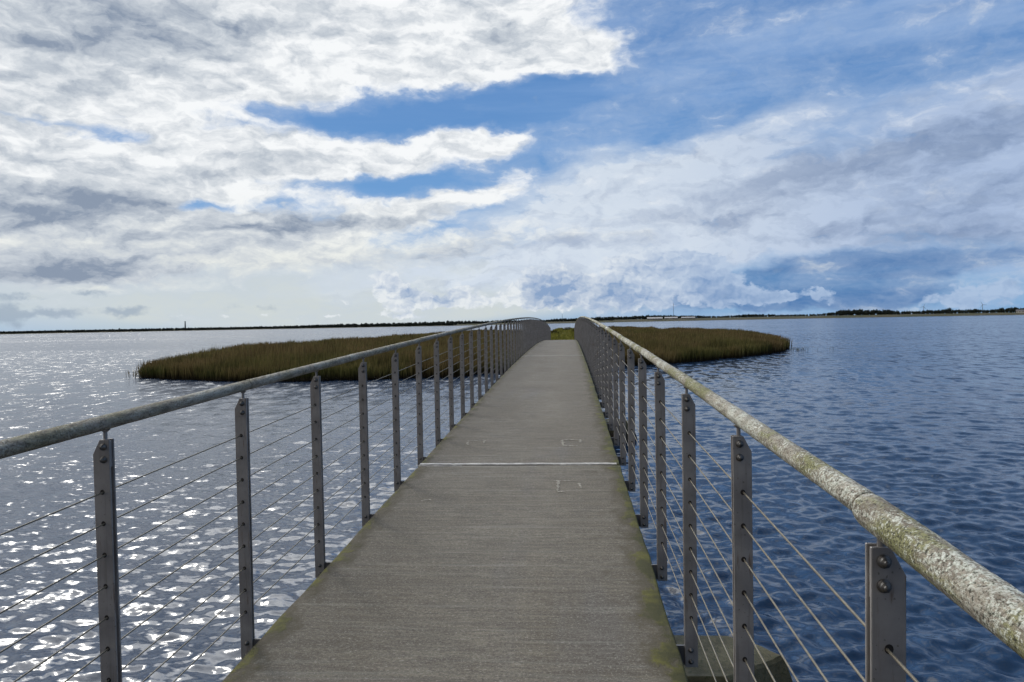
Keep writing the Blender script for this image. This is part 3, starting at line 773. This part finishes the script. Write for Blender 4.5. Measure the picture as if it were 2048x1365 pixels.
def reed_bed(poly, label, seed, extra, h0):
    global rng
    rng = np.random.default_rng(seed)
    P = np.array(poly); lo, hi = P.min(0), P.max(0)
    pts = []
    # interior, thinning with distance because one only sees the tops
    Q = rng.uniform(lo, hi, (330000, 2)); Q = Q[inside(Q, poly)]
    d = np.hypot(Q[:, 0], Q[:, 1]); ed = edge_dist(Q, poly)
    keep = rng.uniform(0, 1, len(Q)) < np.where(ed < 2.5, 1.0, np.where(ed < 6, .45, np.clip(22 / d, .1, .26)))
    Q = Q[keep]; ed = ed[keep]
    # the dense fringe on the water
    n = len(poly); L = np.array([np.linalg.norm(P[(i + 1) % n] - P[i]) for i in range(n)])
    ii = rng.choice(n, 26000, p=L / L.sum()); t = rng.uniform(0, 1, 26000)
    E = P[ii] + (P[(ii + 1) % n] - P[ii]) * t[:, None] + rng.normal(0, .28, (26000, 2))
    E = E[(E[:, 1] < 125)]
    Q = np.vstack([Q, E, extra]); ed = np.concatenate([ed, np.zeros(len(E)), np.full(len(extra), -1.0)])
    d = np.hypot(Q[:, 0], Q[:, 1])
    hh = h0 + .20 * hnoise(Q[:, 0], Q[:, 1], .05, seed, 3) + .25 * hnoise(Q[:, 0], Q[:, 1], .22, seed + 1, 3) + rng.normal(0, .13, len(Q))
    hh = hh * np.where(ed < 0, .32, np.clip(.72 + ed * .12, 0, 1.0))
    hh = np.clip(hh, .25, None)
    wd = np.clip(d * .00085, .02, .16) * rng.uniform(.6, 1.4, len(Q))
    wd = np.where(ed < 0, .03, wd)
    V, F, c = blades(Q, np.full(len(Q), WZ - .05), hh, wd, rng.uniform(.02, .30, len(Q)), np.clip(rng.uniform(0, 1, len(Q)) + .45 * hnoise(Q[:, 0], Q[:, 1], .16, seed + 4, 3), 0, 1))
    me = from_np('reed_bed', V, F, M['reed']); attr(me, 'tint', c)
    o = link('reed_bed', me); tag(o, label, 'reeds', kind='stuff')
q = np.random.default_rng(5)
exl = np.stack([q.normal(-32.0, .4, 50), q.normal(54.4, .7, 50)], -1)
exr = np.vstack([np.stack([24.3 + np.abs(q.normal(0, .8, 50)), 82.0 + q.normal(0, .8, 50)], -1), np.stack([q.uniform(25.5, 28.5, 9), q.normal(82.8, .5, 9)], -1), np.stack([q.normal(28.7, .2, 8), q.normal(83, .25, 8)], -1)])
reed_bed(LEFT, 'brown and olive reed bed standing in the silver water left of the bridge', 11, exl, 1.55)
reed_bed(RIGHT, 'golden brown reed bed standing in the blue water right of the bridge', 12, exr, 1.50)

# embankment carrying the path on from the bridge end
ys = np.linspace(60.9, 175, 60); xs = np.array([-5.2, -3.6, -2.4, -1.4, -.5, .5, 1.4, 2.4, 3.6, 5.2]); zz = np.array([WZ, -2.9, -2.15, -1.95, -1.92, -1.92, -1.95, -2.15, -2.9, WZ])
XX, YY = np.meshgrid(xs, ys, indexing='ij'); ZZ = zz[:, None] + .08 * hnoise(XX, YY, .15, 3) + np.where(YY < 62, -.0, 0)
ZZ = np.maximum(ZZ, WZ - .2)
o = link('embankment', from_np('embankment', np.stack([XX, YY, ZZ], -1).reshape(-1, 3), grid_faces(len(xs), len(ys)), M['turf'], True)); tag(o, kind='structure')
rng = np.random.default_rng(21)
n = 42000; G = np.stack([rng.uniform(-4.2, 4.2, n), 61.2 + 110 * rng.uniform(0, 1, n) ** 1.5], -1)
gz = np.interp(np.abs(G[:, 0]), [.5, 1.4, 2.4, 3.6, 5.2], [-1.92, -1.95, -2.15, -2.9, WZ]) - .05
gh = rng.uniform(.12, .40, n) * (1 + .8 * np.clip(hnoise(G[:, 0], G[:, 1], .12, 8), -.6, 1)) * np.where(np.abs(G[:, 0]) < .8, .5, 1.15)
V, F, c = blades(G, gz, gh, np.clip(np.hypot(G[:, 0], G[:, 1]) * .0007, .02, .1), rng.uniform(.03, .2, n), rng.uniform(0, 1, n))
me = from_np('grass', V, F, M['grassm']); attr(me, 'tint', c)
tag(link('grass', me), 'yellow green rough grass on the bank beyond the bridge end', 'grass', kind='stuff')
def leaf_cloud(cx_, cy_, z0, rx, ry, rz, n, size):
    """leaf-sized triangles in an uneven lumpy volume"""
    L = rng.normal(0, 1, (7, 3)); L /= np.linalg.norm(L, axis=1)[:, None]; lob = L * rng.uniform(.35, .7, (7, 1))
    k = rng.integers(0, 7, n); d = rng.normal(0, 1, (n, 3)); d /= np.linalg.norm(d, axis=1)[:, None]
    p = lob[k] + d * (rng.uniform(0, 1, (n, 1)) ** .4) * .48
    p = p * np.array([rx, ry, rz]); p[:, 2] = np.clip(p[:, 2] + rz * .85, .05, None)
    p += np.array([cx_, cy_, z0])
    v = rng.normal(0, 1, (n, 3, 3)) * size * .6
    V = (p[:, None, :] + v).reshape(-1, 3); F = np.arange(3 * n).reshape(-1, 3)
    c = np.stack([np.repeat(np.clip(rng.normal(.5, .25, n), 0, 1), 3), np.zeros(3 * n), np.zeros(3 * n), np.ones(3 * n)], -1)
    return V, F, c
for i, (x, y, r_, h_, lab) in enumerate(((-1.6, 97, .9, .9, 'low olive shrub on the bank beyond the bridge end, beside the left railing'),
                                    (1.7, 108, .8, 1.1, 'low olive shrub on the bank beyond the bridge end, beside the right railing'),
                                    (.2, 150, 1.6, .8, 'low shrub in the middle of the bank, farthest beyond the bridge end'))):
    rt = empty('shrub', (x, y, -2.0)); tag(rt, lab, 'shrub', 'shrubs on the bank beyond the bridge')
    V, F, c = leaf_cloud(0, 0, 0, r_, r_, h_ * .6, 900, .09); me = from_np('foliage', V, F, M['shrubm']); attr(me, 'tint', c); link('foliage', me, rt)
    V, F = tube_np([(0, 0, -.15), (.03, 0, .25), (.0, .02, .5)], [.05, .035, .02], 6); link('stem', from_np('stem', V, F, M['bark'], True), rt)

# ------------------------------------------------------------------ far shore
def DS(a): return np.interp(a, [-75, -39, -9, -1.4, 4.3, 9.9, 20, 30, 75], [860, 900, 950, 1150, 1350, 1550, 1900, 2000, 2100])
TOPS = [(-75, 4), (-45, 3.4), (-38.8, 3.3), (-35.3, 3.7), (-32, 3.6), (-28, 4.0), (-24.3, 3.8), (-20.2, 4.6), (-16.6, 5.8), (-12.8, 6.1), (-11, 6.5), (-9, 7.2), (-7.5, 7.4), (-6.6, 6.0), (-5.2, 8), (-4.1, 6.8), (-2.9, 8), (-1.8, 6.4), (-1, 9.1), (.5, 9.5), (2, 11), (4.3, 12.2), (6.2, 14.2), (8, 13.2), (9.8, 12.2), (11.3, 9.4), (12.7, 12.7), (13.4, 14.3), (15.5, 11.6), (18.1, 11.6), (19.2, 16.3), (19.5, 21.4), (20.7, 21.4), (22.5, 19.2), (23, 15.4), (24.4, 15.3), (25.5, 17.8), (26.1, 18.6), (27, 15.8), (27.5, 17.4), (28.1, 15), (28.9, 17.7), (29.7, 19.6), (30.2, 17.8), (36, 18), (75, 16)]
def top_at(a): return np.interp(a, [t[0] for t in TOPS], [t[1] for t in TOPS])
def land(a, dr):
    """ground height above the water, dr metres behind the shoreline"""
    k = np.interp(a, [-75, -12, -3, 8, 20, 75], [.28, .36, .7, 1.0, 1.15, 1.15])
    return k * np.interp(dr, [0, 6, 25, 90, 160, 300, 1800], [-.3, .5, 1.2, 3.2, 5.2, 5.6, 5.6])
aa = np.arange(-75, 75.1, .4); rr = np.array([-3, 0, 6, 15, 25, 55, 90, 125, 160, 300, 900, 1800.])
AA, DR = np.meshgrid(aa, rr, indexing='ij'); RAD = DS(AA) + DR + 8 * hnoise(AA, AA * 0, .25, 4)
ZZ = WZ + land(AA, DR) + np.where(DR > 5, .35, 0) * hnoise(AA * 3, DR * .02, .5, 6)
ZZ[DR < 0] = WZ - .8
A_ = np.radians(AA)
o = link('far_shore', from_np('far_shore', np.stack([np.sin(A_) * RAD, np.cos(A_) * RAD, ZZ], -1).reshape(-1, 3), grid_faces(len(aa), len(rr))[:, ::-1], M['shore'], True)); tag(o, kind='structure')
def place(a, dr):
    r_ = float(DS(a)) + dr; return (math.sin(R(a)) * r_, math.cos(R(a)) * r_, WZ + float(land(a, dr)))
def wood(a0, a1, label, seed, dr0):
    global rng
    rng = np.random.default_rng(seed); Vs, Fs, Cs = [], [], []; base = 0; a = a0
    while a < a1:
        for row in range(3):
            aj = a + rng.uniform(-.1, .1); dr = dr0 + row * 14 + rng.uniform(-5, 5); x, y, z = place(aj, dr)
            want = float(top_at(aj)) + WZ - z
            h = max(1.2, want * (rng.uniform(.80, 1.02) if row else rng.uniform(.5, .85)))
            wdt = max(1.6, h * rng.uniform(.28, .5))
            V, F, c = leaf_cloud(x, y, z - .3, wdt, wdt, h / 1.85, 330, max(.6, h * .11))
            Vs.append(V); Fs.append(F + base); Cs.append(c); base += len(V)
        a += .11 if a > -5 else .12
    me = from_np('far_wood', np.vstack(Vs), np.vstack(Fs), M['conifer']); attr(me, 'tint', np.vstack(Cs))
    tag(link('far_wood', me), label, 'wood', kind='stuff')
wood(-46, -8.6, 'low dark line of scrub on the far left shore across the silver water', 31, 30)
wood(-8.6, 3.4, 'dark wood on the far shore behind the top of the bridge', 32, 110)
wood(3.4, 40, 'dark wood on the far right shore across the blue water', 33, 165)
# single trees that stand clear of the wood
TREES = [(-32.05, 30, 4.6, 'small round dark tree in the scrub near the left end of the far shore'),
         (-24.9, 30, 4.6, 'small dark tree just right of the chimney on the far left shore'),
         (23.0, 150, 17, 'narrow dark tree between the wood and the first wind turbine on the far right shore'),
         (26.1, 150, 20, 'broad dark tree between the two wind turbines on the far right shore'),
         (27.55, 150, 19.5, 'round dark tree next to the second wind turbine on the far right shore'),
         (29.05, 150, 19.5, 'dark tree standing left of the white house on the far right shore')]
for a, dr, topz, lab in TREES:
    x, y, z = place(a, dr); h = topz + WZ - z
    rt = empty('tree', (x, y, z)); tag(rt, lab, 'tree', 'single trees on the far shore')
    V, F, c = leaf_cloud(0, 0, h * .18, h * .42, h * .42, h * .45, 520, h * .065); me = from_np('crown', V, F, M['conifer']); attr(me, 'tint', c); link('crown', me, rt)
    V, F = tube_np([(0, 0, -.3), (h * .01, 0, h * .25), (-h * .01, h * .01, h * .6)], [h * .035, h * .025, h * .01], 8); link('trunk', from_np('trunk', V, F, M['bark'], True), rt)
# chimney on the left shore
x, y, z = place(-27.95, 45); rt = empty('chimney', (x, y, z)); tag(rt, 'slim dark chimney rising above the scrub on the far left shore', 'chimney')
H = 11.0 + WZ - z
V, F = tube_np([(0, 0, 0), (0, 0, H * .5), (0, 0, H)], [.85, .75, .62], 16); link('shaft', from_np('shaft', V, F, M['mast'], True), rt)
V, F = tube_np([(0, 0, H), (0, 0, H + .25)], [.78, .78], 16); link('cap', from_np('cap', V, F, M['mast']), rt)
# lattice masts
def mast(a, dr, topz, lab, wd):
    x, y, z = place(a, dr); rt = empty('radio_mast', (x, y, z)); H = topz + WZ - z
    tag(rt, lab, 'mast', 'masts on the far shore'); Vs, Fs, b = [], [], 0
    def bar(p, q, r_):
        nonlocal b
        V, F = tube_np([p, q], [r_, r_], 5 if False else 6); Vs.append(V); Fs.append(F + b); b += len(V)
    n = 10
    for i in range(3):
        t0 = i * 2.094; c0 = (math.cos(t0) * wd, math.sin(t0) * wd); c1 = (math.cos(t0 + 2.094) * wd, math.sin(t0 + 2.094) * wd)
        bar((c0[0], c0[1], 0), (c0[0] * .4, c0[1] * .4, H * .93), .12)
        for k in range(n):
            f0, f1 = k / n, (k + 1) / n; s0, s1 = 1 - .6 * f0, 1 - .6 * f1
            bar((c0[0] * s0, c0[1] * s0, H * .93 * f0), (c1[0] * s1, c1[1] * s1, H * .93 * f1), .07)
    link('lattice', from_np('lattice', np.vstack(Vs), np.vstack(Fs), M['mast']), rt)
    V, F = tube_np([(0, 0, H * .9), (0, 0, H)], [.14, .07], 6); link('aerial', from_np('aerial', V, F, M['mast']), rt)
mast(7.93, 200, 40.5, 'tall thin grey mast above the pale low sheds on the far shore', .8)
mast(-.43, 150, 16.5, 'short thin mast above the wood straight beyond the bridge end', .5)
# wind turbines
def turbine(a, dr, hub, blade, ph, lab):
    x, y, z = place(a, dr); rt = empty('wind_turbine', (x, y, z), R(-a)); tag(rt, lab, 'wind turbine', 'wind turbines on the far right shore')
    H = hub + WZ - z
    V, F = tube_np([(0, 0, 0), (0, 0, H)], [.75, .45], 14); link('tower', from_np('tower', V, F, M['mast'], True), rt)
    bm = bmesh.new(); box(bm, -.6, .6, -1.2, 2.2, H - .5, H + .7); bmesh.ops.bevel(bm, geom=bm.edges[:], offset=.15, segments=2, affect='EDGES'); link('nacelle', from_bm('nacelle', bm, M['mast']), rt)
    bm = bmesh.new(); bmesh.ops.create_uvsphere(bm, u_segments=14, v_segments=8, radius=.6, matrix=Matrix.Translation((0, -1.5, H + .1))); link('hub', from_bm('hub', bm, M['mast'], True), rt)
    for k in range(3):
        t = ph + k * 2.0944; V, F = tube_np([(0, 0, .3), (0, 0, blade * .25), (0, 0, blade)], [.28, .42, .10], 8)
        V[:, 1] *= .4
        link('blade', from_np('blade', V, F, M['mast'], True), rt, (0, -1.6, H + .1), (0, t, 0))
turbine(24.6, 230, 24.5, 9.0, .35, 'dark wind turbine farther from the white house, above trees on the far right shore')
turbine(27.95, 240, 26.5, 9.5, -.45, 'faint wind turbine nearest the white house on the far right shore')
# buildings
def house(a, dr, L, W, hw, hr, lab, roofm, name, cat, group=None, rz=0):
    x, y, z = place(a, dr); rt = empty(name, (x, y, z - .3), R(-a) + rz); tag(rt, lab, cat, group)
    bm = bmesh.new(); prism(bm, [(-W / 2, 0), (W / 2, 0), (W / 2, hw), (0, hw + hr - .05), (-W / 2, hw)], -L / 2, L / 2, 'x'); bmesh.ops.recalc_face_normals(bm, faces=bm.faces[:])
    wl = link('wall', from_bm('wall', bm, M['white'] if name == 'house' else M['shedw']), rt)
    bm = bmesh.new()
    prism(bm, [(-W / 2 - .5, hw - .25), (0, hw + hr), (W / 2 + .5, hw - .25), (W / 2 + .5, hw), (0, hw + hr + .3), (-W / 2 - .5, hw)], -L / 2 - .4, L / 2 + .4, 'x'); bmesh.ops.recalc_face_normals(bm, faces=bm.faces[:])
    link('roof', from_bm('roof', bm, roofm), rt)
    for k in range(int(L // 5)):
        xx = -L / 2 + 2.5 + 5 * k
        bm = bmesh.new(); box(bm, xx - .7, xx + .7, -W / 2 - .06, -W / 2 + .02, hw * .35, hw * .8); link('window', from_bm('window', bm, M['glass']), rt)
house(29.95, 120, 15, 9, 4.2, 3.4, 'white house among dark trees at the right end of the far shore', M['roof'], 'house', 'house')
house(6.55, 95, 30, 11, 2.8, 2.4, 'long low pale shed on the far shore nearest the bridge', M['tile'], 'shed', 'shed', 'pale sheds on the far shore')
house(7.75, 110, 26, 10, 2.8, 2.0, 'pale flat shed under the tall mast, middle of the three on the far shore', M['tile'], 'shed', 'shed', 'pale sheds on the far shore')
house(9.0, 115, 28, 10, 2.6, 1.8, 'pale low shed farthest right in the row on the far shore', M['tile'], 'shed', 'shed', 'pale sheds on the far shore')
